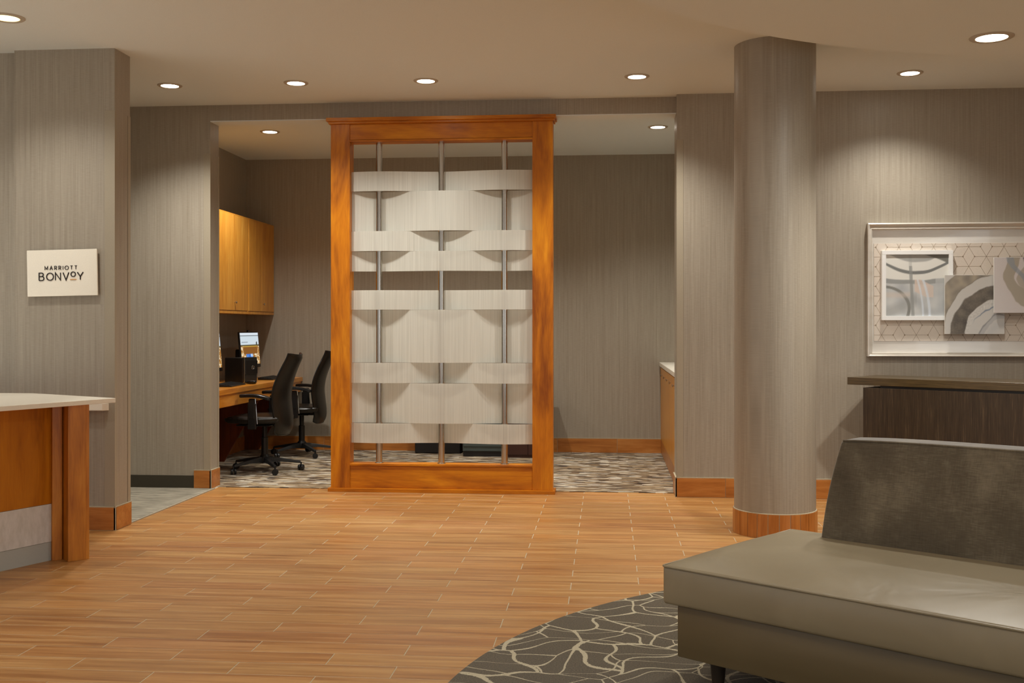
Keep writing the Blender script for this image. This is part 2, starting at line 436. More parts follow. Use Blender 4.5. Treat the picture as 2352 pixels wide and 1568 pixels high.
# metal / painted corner guards
def guard(pts):
    b = MB()
    for p in pts: b.box(*p)
    return struct(b.build('trim_1', M['guard'], bevel=.001))
guard([(-3.165, -3.0985, 6.5775, 6.58, .15, 2.652), (-3.10, -3.0975, 6.5775, 6.605, .15, 2.652)])
guard([(-3.10, -3.0965, 6.765, 6.803, .15, 2.652)])
guard([(-3.195, -3.140, 8.3375, 8.34, .15, 2.66), (-3.142, -3.1395, 8.3375, 8.36, .15, 2.66)])
guard([(-3.142, -3.1385, 8.50, 8.533, .15, 2.66)])
guard([(.5205, .572, 8.2475, 8.25, .15, 2.70), (.5205, .523, 8.2475, 8.30, .15, 2.70)])

# floors
ROW = .13995; LEN = .6120; GAP = .0036
def in_frame(x, y, z=0):
    r = x * math.cos(YAW) + y * math.sin(YAW); f = -x * math.sin(YAW) + y * math.cos(YAW)
    if f < .3: return None
    return 1176 + 2482.67 * r / f, 752 + (EYE - z) * 2482.67 / f, f
floor = MB().box(XL, XR, YB, 8.43, -.06, -.0009).build('floor', M['grout']); struct(floor)
CY = 8.428
planks = []
k0 = int((YB - 3.821) / ROW) + 1; k1 = int((8.5 - 3.821) / ROW) + 1
for k in range(k0, k1 + 1):
    yc = 3.821 + ROW * k
    y0, y1 = yc - ROW / 2 + GAP / 2, min(yc + ROW / 2 - GAP / 2, CY)
    if y1 - y0 < .01: continue
    xj = -1.68 if k % 2 == 0 else -2.016
    i0 = int((XL - xj) / LEN)
    xa = -3.105 if y0 > 6.78 else XL
    for i in range(i0, 30):
        x0 = max(xj + LEN * i + GAP / 2, xa); x1 = min(xj + LEN * (i + 1) - GAP / 2, XR)
        if x1 - x0 < .01: continue
        planks.append((x0, x1, y0, y1))
def hidden(x, y):
    # under the reception desk, the column, the rug or behind the reception wall
    if y > 6.5 and x < -3.1: return True
    if x < -2.9 - (5.75 - y) * .42: return True
    if math.hypot(x - 1.046, y - 6.898) < .25: return True
    if math.hypot(x - 1.78, y - 3.42) < 2.3: return True
    return False
scored = []
for pl in planks:
    x0, x1, y0, y1 = pl; vis = 0
    for t in (.05, .35, .65, .95):
        q = in_frame(x0 + (x1 - x0) * t, (y0 + y1) / 2)
        if q and 0 <= q[0] <= 2352 and q[1] <= 1568 and not hidden(x0 + (x1 - x0) * t, (y0 + y1) / 2): vis += 1
    q = in_frame((x0 + x1) / 2, (y0 + y1) / 2)
    s = vis * (x1 - x0) / q[2] ** 3 if q else 0
    scored.append((s, pl))
scored.sort(key=lambda t: -t[0])
near = [p for s, p in scored[:298] if s > 0]; nearset = set(near)
cache = {}
def plank_mesh(lx, ly):
    key = (round(lx, 4), round(ly, 4))
    if key not in cache:
        b = MB(); e = .0012
        hx, hy = lx / 2, ly / 2
        vs = [(-hx, -hy, -.008), (hx, -hy, -.008), (hx, hy, -.008), (-hx, hy, -.008), (-hx, -hy, -e), (hx, -hy, -e), (hx, hy, -e), (-hx, hy, -e),
              (-hx + e, -hy + e, 0), (hx - e, -hy + e, 0), (hx - e, hy - e, 0), (-hx + e, hy - e, 0)]
        fs = [(0, 1, 5, 4), (1, 2, 6, 5), (2, 3, 7, 6), (3, 0, 4, 7), (4, 5, 9, 8), (5, 6, 10, 9), (6, 7, 11, 10), (7, 4, 8, 11), (8, 9, 10, 11)]
        me = bpy.data.meshes.new('plank_tile'); me.from_pydata(vs, [], fs); me.materials.append(M['plank']); cache[key] = me
        b.bm.free()
    return cache[key]
for x0, x1, y0, y1 in near:
    o = bpy.data.objects.new('plank_tile', plank_mesh(x1 - x0, y1 - y0)); COL.objects.link(o)
    o.location = ((x0 + x1) / 2, (y0 + y1) / 2, 0); o.parent = floor
rest = MB()
for p in planks:
    if p not in nearset:
        x0, x1, y0, y1 = p; rest.mesh([(x0, y0, -.001), (x1, y0, -.001), (x1, y1, -.001), (x0, y1, -.001), (x0, y0, 0), (x1, y0, 0), (x1, y1, 0), (x0, y1, 0)],
                                      [(4, 5, 6, 7), (0, 1, 5, 4), (1, 2, 6, 5), (2, 3, 7, 6), (3, 0, 4, 7)])
o = rest.build('plank_field', M['plank'], floor); o['kind'] = 'stuff'
struct(MB().box(-3.95, 1.25, 8.43, AB, -.06, .004).build('floor', M['carpet1']))
struct(MB().box(XL, -3.105, 6.80, 8.34, -.05, .006).build('floor', M['carpet2']))
struct(MB().box(-3.112, -3.100, 6.80, 8.34, -.01, .007).build('trim_2', M['guard']))

# tiled skirting: a grout backing with separate tiles
def skirting(name, ax, c, face, a0, a1, cuts, z1=.150, th=.012, m='basetile'):
    """ax 'x': runs along X on plane Y=c ; ax 'y': runs along Y on plane X=c ; face = +-1 outward direction"""
    def bx(b, u0, u1, t0, t1, z0, zz, bev=0):
        p0, p1 = sorted((c + face * t0, c + face * t1))
        if ax == 'x': b.box(u0, u1, p0, p1, z0, zz, bev)
        else: b.box(p0, p1, u0, u1, z0, zz, bev)
    b = MB(); bx(b, a0, a1, 0, th - .003, 0, z1 - .002)
    bx(b, a0, a1, 0, th - .001, z1 - .004, z1)
    base = struct(b.build(name, M['grout']))
    e = [a0] + [q for q in cuts if a0 < q < a1] + [a1]
    for u0, u1 in zip(e, e[1:]):
        b = MB(); bx(b, u0 + .0015, u1 - .0015, th - .004, th, .002, z1 - .006, .001)
        b.build('tile', M[m], base)
    return base
skirting('baseboard_back_right', 'x', RW, -1, .511, XR, [.885 + .61 * i for i in range(9)])
skirting('baseboard_pier_side', 'y', .523, -1, RW - .012, 8.53, [])
skirting('baseboard_wall_end', 'x', LW, -1, -3.272, -3.130, [])
skirting('baseboard_wall_end_side', 'y', -3.142, 1, LW - .012, 8.53, [])
skirting('baseboard_reception', 'x', 6.58, -1, -5.0, -3.088, [-4.6, -3.99, -3.38 - .61 * 3])
skirting('baseboard_reception_side', 'y', -3.100, 1, 6.568, 6.80, [])
skirting('baseboard_alcove_back', 'x', AB, -1, -3.79, .56, [-3.56 + .61 * i for i in range(8)])
skirting('baseboard_alcove_left', 'y', -3.79, 1, 8.53, AB - .012, [8.9 + .61 * i for i in range(5)])
struct(MB().box(XL, -3.272, LW - .008, LW, .006, .104).build('baseboard_hall', M['darkbase']))

# ------------------------------------------------------------------ recessed lights
def spot(name, loc, power, parent=None, size=124, blend=.8, color=WARM, rad=.05):
    l = bpy.data.lights.new(name, 'SPOT'); l.energy = power; l.color = color; l.spot_size = math.radians(size); l.spot_blend = blend; l.shadow_soft_size = rad
    o = bpy.data.objects.new(name, l); COL.objects.link(o); o.parent = parent; o.location = loc
    return o
def downlight(x, y, zc, label, power, R=.088, lens='lens', size=124, blend=.8, color=WARM):
    t = thing('recessed_downlight', label, 'ceiling light', (x, y, zc), group='recessed ceiling lights')
    b = MB().lathe([(R * .70, -.001), (R * .72, -.007), (R * .95, -.007), (R, -.003), (R, 0)], n=40, caps=False); b.build('trim_ring', M['baffle'], t, smooth=True)
    b = MB().lathe([(R * .70, -.0045), (R * .55, -.0055), (.002, -.006)], n=40, caps=False); b.build('lens', M[lens], t, smooth=True)
    spot('lamp', (0, 0, -.02), power, t, size, blend, color)
    return t
LB = LOBBY_W
for x, y, l in [(-3.176, 7.627, 'round ceiling downlight nearest the left wall corner, before the narrow grey wall'),
                (-2.236, 7.626, 'round ceiling downlight before the left post of the divider screen'),
                (-1.292, 7.640, 'round ceiling downlight before the middle of the divider screen'),
                (.207, 7.638, 'round ceiling downlight before the right opening, left of the column'),
                (2.088, 7.699, 'small round ceiling downlight above the framed art on the right')]:
    downlight(x, y, CE, l, LB * {-3.176: 1.5, .207: 1.5}.get(x, 1.0))
downlight(-3.406, 5.874, CE, 'round downlight with golden reflector above the reception counter', LB * .74, .1, 'reflector')
downlight(-3.026, 9.503, CE, 'round downlight inside the alcove above the office chairs', ALCOVE_W, size=124, blend=.8)
downlight(.442, 9.576, CE, 'round downlight inside the alcove at its right side', ALCOVE_W, size=124, blend=.8)
downlight(-1.29, 9.54, CE, 'round downlight inside the alcove hidden behind the divider screen', ALCOVE_W, size=124, blend=.8)
downlight(2.136, 6.242, 2.90, 'large bright downlight in the lowered round ceiling', DISC_W * 1.5, .118)
for k in range(1, 6):
    a = math.radians(103 + 60 * k)
    downlight(DC[0] + 2.93 * math.cos(a), DC[1] + 2.93 * math.sin(a), 2.90, ('downlight in the lowered round ceiling, %s of the ring beyond the picture' % ('first', 'second', 'third', 'fourth', 'fifth')[k - 1]), DISC_W * (.25 if k in (1, 2) else 1.5), .118)
downlight(1.46, 5.15, 2.90, 'downlight in the lowered round ceiling just in front of the column, outside the picture', DISC_W * .9, .118, size=172, blend=.8)
for x, y, l in [(-5.3, 5.6, 'behind the reception desk'), (-5.2, 3.3, 'added over the near end of the reception desk'), (-5.6, 7.6, 'in the side hallway'),
                (-1.8, 2.5, 'added over the open wooden floor'), (-1.5, 1.2, 'added straight above the viewer'), (-4.0, 0.8, 'added left of the viewer')]:
    downlight(x, y, CE, 'round lobby downlight ' + l + ', outside the picture', LB * (1.5 if x < -5.1 and y < 7 else .65 if x == -1.5 else 1))  # unseen lamps near the viewer and near desk end are added fill

# ------------------------------------------------------------------ round column
cx, cy, cr = 1.046, 6.898, .2500
col = thing('round_column', 'round floor to ceiling column wrapped in taupe wallcovering', 'column', (cx, cy, 0))
MB().lathe([(cr, .0), (cr, CE)], n=128).build('shaft', M['wall'], col, smooth=True)
b = MB().lathe([(cr + .005, .0), (cr + .005, .150), (cr, .152)], n=120, caps=False); b.build('grout_ring', M['grout'], col, smooth=True)
for i in range(24):
    a0 = math.radians(i * 15 - 92.5 + .5); a1 = math.radians((i + 1) * 15 - 92.5 - .5)
    ri, ro = cr + .003, cr + .0085
    n = 5; pts = [(ro * math.cos(a0 + (a1 - a0) * j / n), ro * math.sin(a0 + (a1 - a0) * j / n)) for j in range(n + 1)] + \
                 [(ri * math.cos(a1 + (a0 - a1) * j / n), ri * math.sin(a1 + (a0 - a1) * j / n)) for j in range(n + 1)]
    MB().prism(pts, .001, .147).build('tile', M['coltile'], col)

# ------------------------------------------------------------------ wooden divider screen with woven strips
dv = thing('divider_screen', 'tall amber wood framed divider with woven frosted strips on steel poles', 'room divider', (-1.29, 8.365, 0))
def dvb(name, m, *boxes, bevel=.002):
    b = MB()
    for (x0, x1, y0, y1, z0, z1) in boxes: b.box(x0 + 1.29, x1 + 1.29, y0 - 8.365, y1 - 8.365, z0, z1)
    return b.build(name, m, dv, bevel=bevel)
dvb('post', M['alder_v'], (-2.155, -2.004, 8.298, 8.432, .028, 2.868))
dvb('post', M['alder_v'], (-.575, -.417, 8.298, 8.432, .028, 2.868))
dvb('cornice', M['alder_x'], (-2.184, -.392, 8.262, 8.46, 2.886, 2.9135), (-2.17, -.404, 8.28, 8.45, 2.868, 2.886))
dvb('header_rail', M['alder_x'], (-2.004, -.575, 8.306, 8.424, 2.746, 2.868))
dvb('header_lip', M['alder_x'], (-2.004, -.575, 8.300, 8.430, 2.729, 2.744))
dvb('bottom_rail', M['alder_x'], (-2.004, -.575, 8.306, 8.424, .028, .200))
dvb('sill', M['alder_x'], (-2.004, -.575, 8.298, 8.432, .202, .219))
dvb('plinth', M['alder_x'], (-2.175, -.400, 8.276, 8.455, .0, .028))
PX = [-1.785, -1.291, -.796]
for x in PX:
    b = MB().lathe([(.0255, .219), (.0255, 2.729)], n=28)
    p = b.build('pole', M['steel'], dv, smooth=True); p.location = (x + 1.29, 0, 0)
    MB().lathe([(.034, .219), (.034, .222), (.0262, .226)], n=28).build('collar', M['steel'], p, smooth=True)
def strip(z0, z1, sgn):
    """sgn +1: passes in front of the outer poles and behind the middle one"""
    n = 96; th = .003; vs = []; fs = []
    x0, x1 = -2.004, -.575; A = .0315; P = .4945
    for i in range(n + 1):
        x = x0 + (x1 - x0) * i / n; ph = PI * (x - PX[0]) / P
        y = -sgn * A * math.cos(ph)
        dy = sgn * A * math.sin(ph) * PI / P; L = math.hypot(1, dy); nx, ny = -dy / L, 1 / L
        for s in (-1, 1):
            for z in (z0, z1): vs.append((x + 1.29 + nx * th * s, y + ny * th * s, z))
    for i in range(n):
        a = i * 4; c = a + 4
        fs += [(a, c, c + 1, a + 1), (a + 2, a + 3, c + 3, c + 2), (a + 1, c + 1, c + 3, a + 3), (a, a + 2, c + 2, c)]
    fs += [(0, 1, 3, 2), (n * 4, n * 4 + 2, n * 4 + 3, n * 4 + 1)]
    MB().mesh(vs, fs).build('woven_strip', M['acrylic'], dv, smooth=True)
for z0, z1, s in [(2.348, 2.501, 1), (2.036, 2.346, -1), (1.879, 2.034, 1), (1.722, 1.877, -1), (1.420, 1.572, 1), (1.006, 1.418, -1), (.846, 1.004, 1), (.532, .844, -1), (.376, .530, 1)]:
    strip(z0, z1, s)

# ------------------------------------------------------------------ printed surfaces
def print_mesh(name, w, h, fn, m, parent, nx=70, ny=70):
    """flat print in the local XZ plane facing -Y, coloured point by point"""
    vs = []; cs = []
    for j in range(ny + 1):
        for i in range(nx + 1):
            u, v = i / nx, j / ny; vs.append(((u - .5) * w, 0, (v - .5) * h)); cs.append(fn(u, v))
    fs = [(j * (nx + 1) + i, j * (nx + 1) + i + 1, (j + 1) * (nx + 1) + i + 1, (j + 1) * (nx + 1) + i) for j in range(ny) for i in range(nx)]
    me = bpy.data.meshes.new(name); me.from_pydata(vs, [], fs)
    at = me.color_attributes.new('ink', 'FLOAT_COLOR', 'POINT')
    flat = []
    for c in cs: flat += list(lin(*[max(0, min(255, q)) for q in c]))
    at.data.foreach_set('color', flat); me.materials.append(m)
    o = bpy.data.objects.new(name, me); COL.objects.link(o); o.parent = parent; return o
def nzv(u, v, s, o=0): return mnoise.noise(Vector((u * s + o, v * s - o, o)))
def mixc(a, b, f): return tuple(p + (q - p) * f for p, q in zip(a, b))
def band(d, a, b, e=.010): return max(0, min(1, (d - a) / e + .5)) * max(0, min(1, (b - d) / e + .5))
def art_b(u, v):
    n = nzv(u, v, 5, 2) * .03 + nzv(u, v, 14, 3) * .008; c = (207, 203, 197)
    d = math.hypot((u - .98), (v - .02) * 1.0) + n
    c = mixc(c, (150 + 30 * nzv(u, v, 9, 1), 139 + 26 * nzv(u, v, 9, 1), 122 + 20 * nzv(u, v, 9, 1)), band(d, 1.00, 1.27) * .85)
    g2 = nzv(u, v, 7, 5)
    d2 = math.hypot((u - 1.02) * .96, (v + .05) * 1.02) + n
    c = mixc(c, (104 + 34 * g2, 96 + 32 * g2, 86 + 26 * g2), band(d2, .66 + .10 * v * (1 - v), .90) * .95)
    d3 = math.hypot((u - 1.0), (v + .1)) + n * 1.6
    c = mixc(c, (112, 124, 142), band(d3, .555 + .05 * (1 - v), .585 + .05 * v) * .8)
    c = mixc(c, (166, 166, 168), band(d3, .36, .44) * .55); c = mixc(c, (182, 184, 186), band(d3, .2, .34, .1) * .4)
    c = mixc(c, (128, 126, 128), band(d3, .425, .445) * .6)
    c = mixc(c, (86, 78, 68), max(band(d2, .895, .912), band(d, .995, 1.008) * .6) * .6)
    gr = 1 + .10 * nzv(u, v, 40, 6) * band(d2, .6, .92); return tuple(q * gr for q in c)
def art_a(u, v):
    n = nzv(u, v, 4, 1) * .02; c = (236, 235, 228)
    t = v + n
    def arc(y0, s): return y0 + s * (u - .48) ** 2
    c = mixc(c, (176, 176, 172), max(0, min(1, (t - arc(.86, .75)) / .02)))
    if u > .5: c = mixc(c, (112, 111, 104), band(t, 1.25 - .42 * u + .02, 1.6 - .35 * u) * .9)
    c = mixc(c, (126, 128, 126), band(t, arc(.685, .60), arc(.735, .56)))
    lo = max(0, min(1, (arc(.60, .16) - t) / .02))
    base = (196 + 26 * nzv(u, v, 6, 3), 198 + 24 * nzv(u, v, 6, 3), 198 + 20 * nzv(u, v, 6, 3))
    c = mixc(c, base, lo)
    c = mixc(c, (148, 150, 148), band(t, arc(.52, .1), arc(.59, .15)) * .8 * (1 if u < .8 else .3))
    d = math.hypot(u + .02, (v - .10) * 1.05) + n
    c = mixc(c, (128, 128, 122), band(d, .37, .42) * .9 * (1 if u < .42 else 0))
    c = mixc(c, (214, 200, 188), band(t, .30, .38, .05) * .6 * (1 if u < .4 else 0))
    c = mixc(c, (148, 150, 148), band(u - .05 * (1 - v), .36, .41) * .75 * (1 if v < .82 else .35))
    if .46 < u < .76 and .30 < v < .6: c = mixc(c, (226, 206, 192), band(v + (u - .5) * .5, .38, .62) * .8)
    c = mixc(c, (224, 232, 242), band(u + .25 * v * v, .58, .61) * .8 * (1 if v < .6 else 0)); c = mixc(c, (224, 232, 242), band(u + .3 * v * v, .68, .72) * .8 * (1 if v < .6 else 0))
    c = mixc(c, (150, 150, 146), band(v - .5 * u, -.06, .12, .1) * .35 * (1 if u < .5 else .2))
    return c
def art_c(u, v):
    n = nzv(u, v, 4, 7) * .05 + nzv(u, v, 12, 7) * .01; c = (217, 209, 206)
    d = math.hypot((u - .62) * 1.05, (v - .72) * .8) + n
    c = mixc(c, (170, 160, 142), band(d, .30, .50) * .85)
    c = mixc(c, (178, 168, 152), band(math.hypot((u - .8), (v - .62) * 1.0) + n, .30, .42) * .8)
    d3 = math.hypot((u - .85) * 1.0, (v - .9) * .8) + n
    c = mixc(c, (110 + 30 * nzv(u, v, 8, 2), 104 + 28 * nzv(u, v, 8, 2), 104 + 26 * nzv(u, v, 8, 2)), band(d3, .14, .40) * .9)
    c = mixc(c, (150, 158, 168), band(u - .55 * (1 - v) ** 1.1 - .02 + n, .18, .27) * .7 * (1 if v > .42 else 0))
    return c

# ------------------------------------------------------------------ reception desk (left)
def off(p, d, s): return (p[0] + d[0] * s, p[1] + d[1] * s)
E1 = (.3903, .9207); N1 = (.9207, -.3903); E2 = (.72, .694); N2 = (.694, -.72)
rd = thing('reception_desk', 'amber wood reception desk with cream countertop and grey toe base at the left', 'reception desk', (-3.3, 5.2, 0))
def rp(pts): return [(x + 3.3, y - 5.2) for x, y in pts]
F0 = (-3.035, 5.73); F1 = off(F0, E1, -2.9)
def layer(out, z0, z1, name, m):
    a = off(F0, N1, out); c = off(F1, N1, out); p = [a, c, off(c, N1, -.5), off(a, N1, -.5)]
    MB().prism(rp(p), z0, z1).build(name, m, rd)
layer(-.004, 0, .102, 'toe_kick', M['toe'])
layer(0, .104, .311, 'laminate_band', M['lam'])
layer(0, .313, .853, 'front_panel', M['rec_panel'])
A = (-2.780, 5.914); B = (-3.49, 6.309)
top = [A, B, (-4.9, 6.30), (-4.9, 2.9), off(A, E1, -3.1)]
MB().prism(rp(top), .8545, .880, .002).build('countertop', M['quartz'], rd)
p2 = (-2.936, 5.672)
def post(p, w, d, name, z1=.8535):
    q = off(p, E2, w); MB().prism(rp([p, q, off(q, N2, -d), off(p, N2, -d)]), 0, z1, .0015).build(name, M['rec_v'], rd)
post(p2, .096, .10, 'corner_post')
post(off(off(p2, E2, .0975), N2, -.008), .018, .09, 'post_return')
post((-3.035, 5.689), .052, .06, 'inner_post')
post(off(off(p2, E2, -.02), N2, -.102), .075, .3, 'end_panel', .853)

# cream ledge on the wall behind the desk
lg = MB().prism([(-3.62, 6.58), (-3.62, 6.545), (-3.165, 6.545), (-3.135, 6.58)], .757, .802, .002).build('wall_ledge', M['quartz'])
tag(lg, 'short cream stone ledge fixed to the grey wall behind the reception counter', 'ledge')

# sign with raised lettering
sg = thing('wall_sign', 'cream wall sign with dark raised lettering on the left grey wall', 'sign', (-3.4325, 6.565, 1.6255))
sg.rotation_euler = (0, math.radians(-1.1), 0)
MB().box(-.2315, .2315, -.011, 0, -.1465, .1465, .0015).build('sign_plate', M['sign'], sg)
for sx in (-.17, .17):
    for sz in (-.1, .1): MB().tube([(sx, 0, sz), (sx, .0152, sz)], .006, 10).build('standoff', M['steel'], sg)
def arcp(cx, cz, rx, rz, a0, a1, n=14):
    return [(cx + rx * math.cos(math.radians(a0 + (a1 - a0) * i / n)), cz + rz * math.sin(math.radians(a0 + (a1 - a0) * i / n))) for i in range(n + 1)]
GL = {  # strokes inside a unit cap height, and advance width
    'M': ([[(0, 0), (0, 1), (.42, .22), (.84, 1), (.84, 0)]], .84), 'A': ([[(0, 0), (.4, 1), (.8, 0)], [(.16, .36), (.64, .36)]], .8),
    'R': ([[(0, 0), (0, 1), (.32, 1)] + arcp(.32, .73, .27, .27, 90, -90) + [(0, .46)], [(.30, .46), (.62, 0)]], .62),
    'I': ([[(0, 0), (0, 1)]], 0.0), 'O': ([arcp(.5, .5, .5, .5, 0, 360, 32)], 1.0), 'T': ([[(0, 1), (.64, 1)], [(.32, 1), (.32, 0)]], .64),
    'B': ([[(0, 0), (0, 1), (.36, 1)] + arcp(.36, .765, .235, .235, 90, -90) + [(0, .53)], [(.36, .53)] + arcp(.40, .265, .275, .265, 90, -90) + [(0, 0)]], .67),
    'N': ([[(0, 0), (0, 1), (.72, 0), (.72, 1)]], .72), 'V': ([[(0, 1), (.4, 0), (.8, 1)]], .8), 'Y': ([[(0, 1), (.4, .42), (.8, 1)], [(.4, .42), (.4, 0)]], .8)}
def ribbon(b, pts, w, y0, y1):
    P = [Vector((p[0], p[1])) for p in pts]; n = len(P); closed = (P[0] - P[-1]).length < 1e-5
    L = []; R = []
    for i in range(n):
        a = P[(i - 1) if i else (n - 2 if closed else 0)]; c = P[(i + 1) if i < n - 1 else (1 if closed else n - 1)]
        d1 = (P[i] - a); d2 = (c - P[i])
        if d1.length < 1e-9: d1 = d2
        if d2.length < 1e-9: d2 = d1
        d1 = d1.normalized(); d2 = d2.normalized(); t = (d1 + d2)
        t = t.normalized() if t.length > 1e-6 else d1
        nn = Vector((-t.y, t.x)); k = 1 / max(.42, abs(nn.dot(Vector((-d1.y, d1.x)))))
        L.append(P[i] + nn * w / 2 * k); R.append(P[i] - nn * w / 2 * k)
    vs = []; fs = []
    for l, r in zip(L, R): vs += [(l.x, y0, l.y), (r.x, y0, r.y), (l.x, y1, l.y), (r.x, y1, r.y)]
    for i in range(n - 1):
        a = i * 4; c = a + 4; fs += [(a, a + 1, c + 1, c), (a, c, c + 2, a + 2), (a + 1, a + 3, c + 3, c + 1)]
    if not closed: fs += [(0, 2, 3, 1), (n * 4 - 4, n * 4 - 3, n * 4 - 1, n * 4 - 2)]
    b.mesh(vs, fs)
W_, H_ = .463, .293
def sx_(px): return ((px - 283) / 1660 - .5) * W_
def word(chars, x0, x1, z0, cap, w, m=M['ink']):
    total = sum(GL[c][1] for c in chars) * cap; gap = (x1 - x0 - total) / (len(chars) - 1); x = x0
    for c in chars:
        b = MB()
        for st in GL[c][0]: ribbon(b, [(x + p[0] * cap, z0 + p[1] * cap) for p in st], w, -.0145, -.0111)
        b.build('letter', m, sg); x += GL[c][1] * cap + gap
cap1 = 84 / 1660 * W_; cap2 = 168 / 1660 * W_
zc = lambda py: (.5 - (py - 245) / 1080) * H_
word('MARRIOTT', sx_(712), sx_(1470), zc(712), cap1, .0034)
def one(c, px, z0, cap, w, m=M['ink']):
    b = MB()
    for st in GL[c][0]: ribbon(b, [(sx_(px) + p[0] * cap, z0 + p[1] * cap) for p in st], w, -.0145, -.0111)
    b.build('letter', m, sg)
zb = zc(952)
one('B', 572, zb, cap2, .0062); one('O', 750, zb, cap2 * .96, .0062); one('N', 958, zb, cap2, .0062); one('V', 1140, zb, cap2, .0062)
one('O', 1326, zb + .0205, cap2 * .62, .0058); one('Y', 1478, zb, cap2, .0062)
b = MB().box(sx_(1304), sx_(1452), -.0145, -.0111, zb - .0005, zb + .0045); b.build('underline', M['orange'], sg)

# ------------------------------------------------------------------ wall cabinets in the alcove
def wall_cabinet(y0, y1, label):
    t = thing('wall_cabinet', label, 'cabinet', (-3.79, y0, 1.412), group='honey maple wall cabinets in the alcove')
    D = .304; W = y1 - y0; H = .936
    MB().box(.001, D - .022, .001, W - .001, 0, H).box(.001, D - .004, .0, .022, 0, H).build('body', M['maple'], t, bevel=.001)
    MB().box(D - .022, D - .003, .001, W - .001, 0, .026).build('bottom_rail', M['maple'], t)
    MB().box(D - .022, D - .003, .001, W - .001, H - .008, H).build('top_rail', M['maple'], t)
    for k in range(2):
        a = .026 + k * (W - .032) / 2; c = a + (W - .032) / 2 - .003
        d = MB().box(D - .020, D, a, c, .030, H - .010).build('door', M['maple'], t, bevel=.0012)
    MB().lathe([(.004, 0), (.004, .010), (.011, .012), (.012, .018), (.008, .022)], n=16, M=Matrix.Translation((D, a + .03, .105)) @ Matrix.Rotation(PI / 2, 4, 'Y')).build('knob', M['steel'], d, smooth=True)
    return t
wall_cabinet(10.262, 11.088, 'maple wall cabinet nearest the alcove back wall, above the far monitor')
wall_cabinet(9.432, 10.258, 'maple wall cabinet beside the grey wall end, above the near monitor')
wall_cabinet(8.602, 9.428, 'maple wall cabinet hidden behind the grey wall end')

# ------------------------------------------------------------------ computer desk
dk = thing('computer_desk', 'long honey maple computer desk along the alcove left wall', 'desk', (-3.79, 8.55, 0))
MB().box(.002, .610, 0, 2.538, .718, .762).build('desktop', M['desk'], dk, bevel=.002)
MB().box(.575, .594, .012, 2.53, .612, .716).build('apron', M['desk'], dk, bevel=.001)
for yy in (.09, 1.45, 2.46):
    MB().prism([(.002, 0), (.002, .716), (.574, .716), (.574, .62), (.50, .60), (.155, .0)], 0, .022).build('gusset_panel', M['desk_dark'], dk)
    o = bpy.data.objects[-1] if False else children(dk)[-1]
for o in children(dk):
    if o.name.startswith('gusset_panel'):
        i = [c.name for c in children(dk) if c.name.startswith('gusset_panel')].index(o.name)
        o.rotation_euler = (PI / 2, 0, 0); o.location = (0, (.09, 1.45, 2.46)[i] + .022, 0)
MB().box(.002, .02, 0, 2.538, .62, .716).build('wall_cleat', M['desk'], dk)

# monitors
def disp(u, v):
    if v > .93: return (214, 224, 232)
    if v > .90: return (60, 70, 74)
    if v > .62:
        c = (200, 214, 222)
        if .70 < v < .72 and .06 < u < .4: c = (120, 130, 140)
        if math.hypot(u - .88, (v - .66) * .6) < .035: c = (40, 50, 50)
        return c
    if v > .59: return (80, 70, 34)
    if v > .34 and .12 < u < .9: return (126, 76, 14) if v < .56 else (206, 164, 60)
    n = nzv(u, v, 8, 4); m = nzv(u, v, 18, 9)
    if .25 < u < .62 and v < .34 and v > .15: return mixc((40, 110, 200), (200, 220, 240), max(0, n * 2))
    return mixc((150, 92, 14), (232, 214, 180), max(0, min(1, .5 + m * 2.2 + n)))
def monitor(yc, label):
    t = thing('computer_monitor', label, 'monitor', (-3.60, yc, .7625), 0, 'computer monitors on the desk')
    R = Matrix.Translation((.045, 0, .30)) @ Matrix.Rotation(math.radians(-5), 4, 'Y')
    b = MB().box(-.018, .0, -.285, .285, -.185, .175, .004); o = b.build('casing', M['black'], t); o.matrix_local = R
    s = print_mesh('display', .545, .315, disp, M['screen'], o, 60, 44); s.rotation_euler = (0, 0, PI / 2); s.location = (.0008, 0, .008)
    c = MB().box(-.012, .004, -.03, .03, .176, .192, .003).build('webcam', M['black'], o)
    MB().prism([(-.085, .0), (-.12, .0), (-.03, .26), (-.0, .26)], -.035, .035).build('stand', M['black'], t)
    for q in children(t):
        if q.name.startswith('stand'): q.rotation_euler = (PI / 2, 0, 0); q.location = (0.02, 0, 0.008)
    MB().box(-.14, .07, -.11, .11, 0, .010, .003).build('base', M['black'], t)
    MB().box(-.09, -.017, -.06, .06, .20, .30, .01).build('hinge_cover', M['black'], t)
    return t
monitor(10.53, 'lit computer monitor at the far end of the desk')
monitor(9.43, 'lit computer monitor half hidden behind the grey wall end')

# tower computer
tw = thing('desktop_computer', 'black desktop computer tower standing between the two monitors', 'computer', (-3.40, 9.88, .7625), math.radians(-22))
MB().box(-.23, -.012, 0, .19, 0, .232, .004).build('case', M['black'], tw)
MB().prism([(-.014, 0), (.0, 0), (.008, .012), (.008, .178), (.0, .19), (-.014, .19)], .0, .238, .003).build('front_bezel', M['charcoal'], tw)
MB().box(.007, .0095, .028, .186, .082, .205).build('drive_door', M['black'], tw)
MB().box(-.014, .0092, .001, .006, .002, .236).build('silver_edge', M['steel'], tw)
MB().box(.006, .0095, .006, .186, .072, .076).build('bezel_groove', M['blackg'], tw)
b = MB().tube([(.011, .12 + .017 * math.cos(a), .14 + .017 * math.sin(a)) for a in [2 * PI * i / 20 for i in range(20)]], .0016, 6, True); b.build('round_emblem', M['chrome'], tw)
for z0, pts in ((0, [(-.012, -.006), (-.012, .006)]),):
    MB().tube([(.0105, .112, .134), (.0105, .120, .146), (.0105, .128, .134)], .0014, 6).build('emblem_mark', M['chrome'], tw)

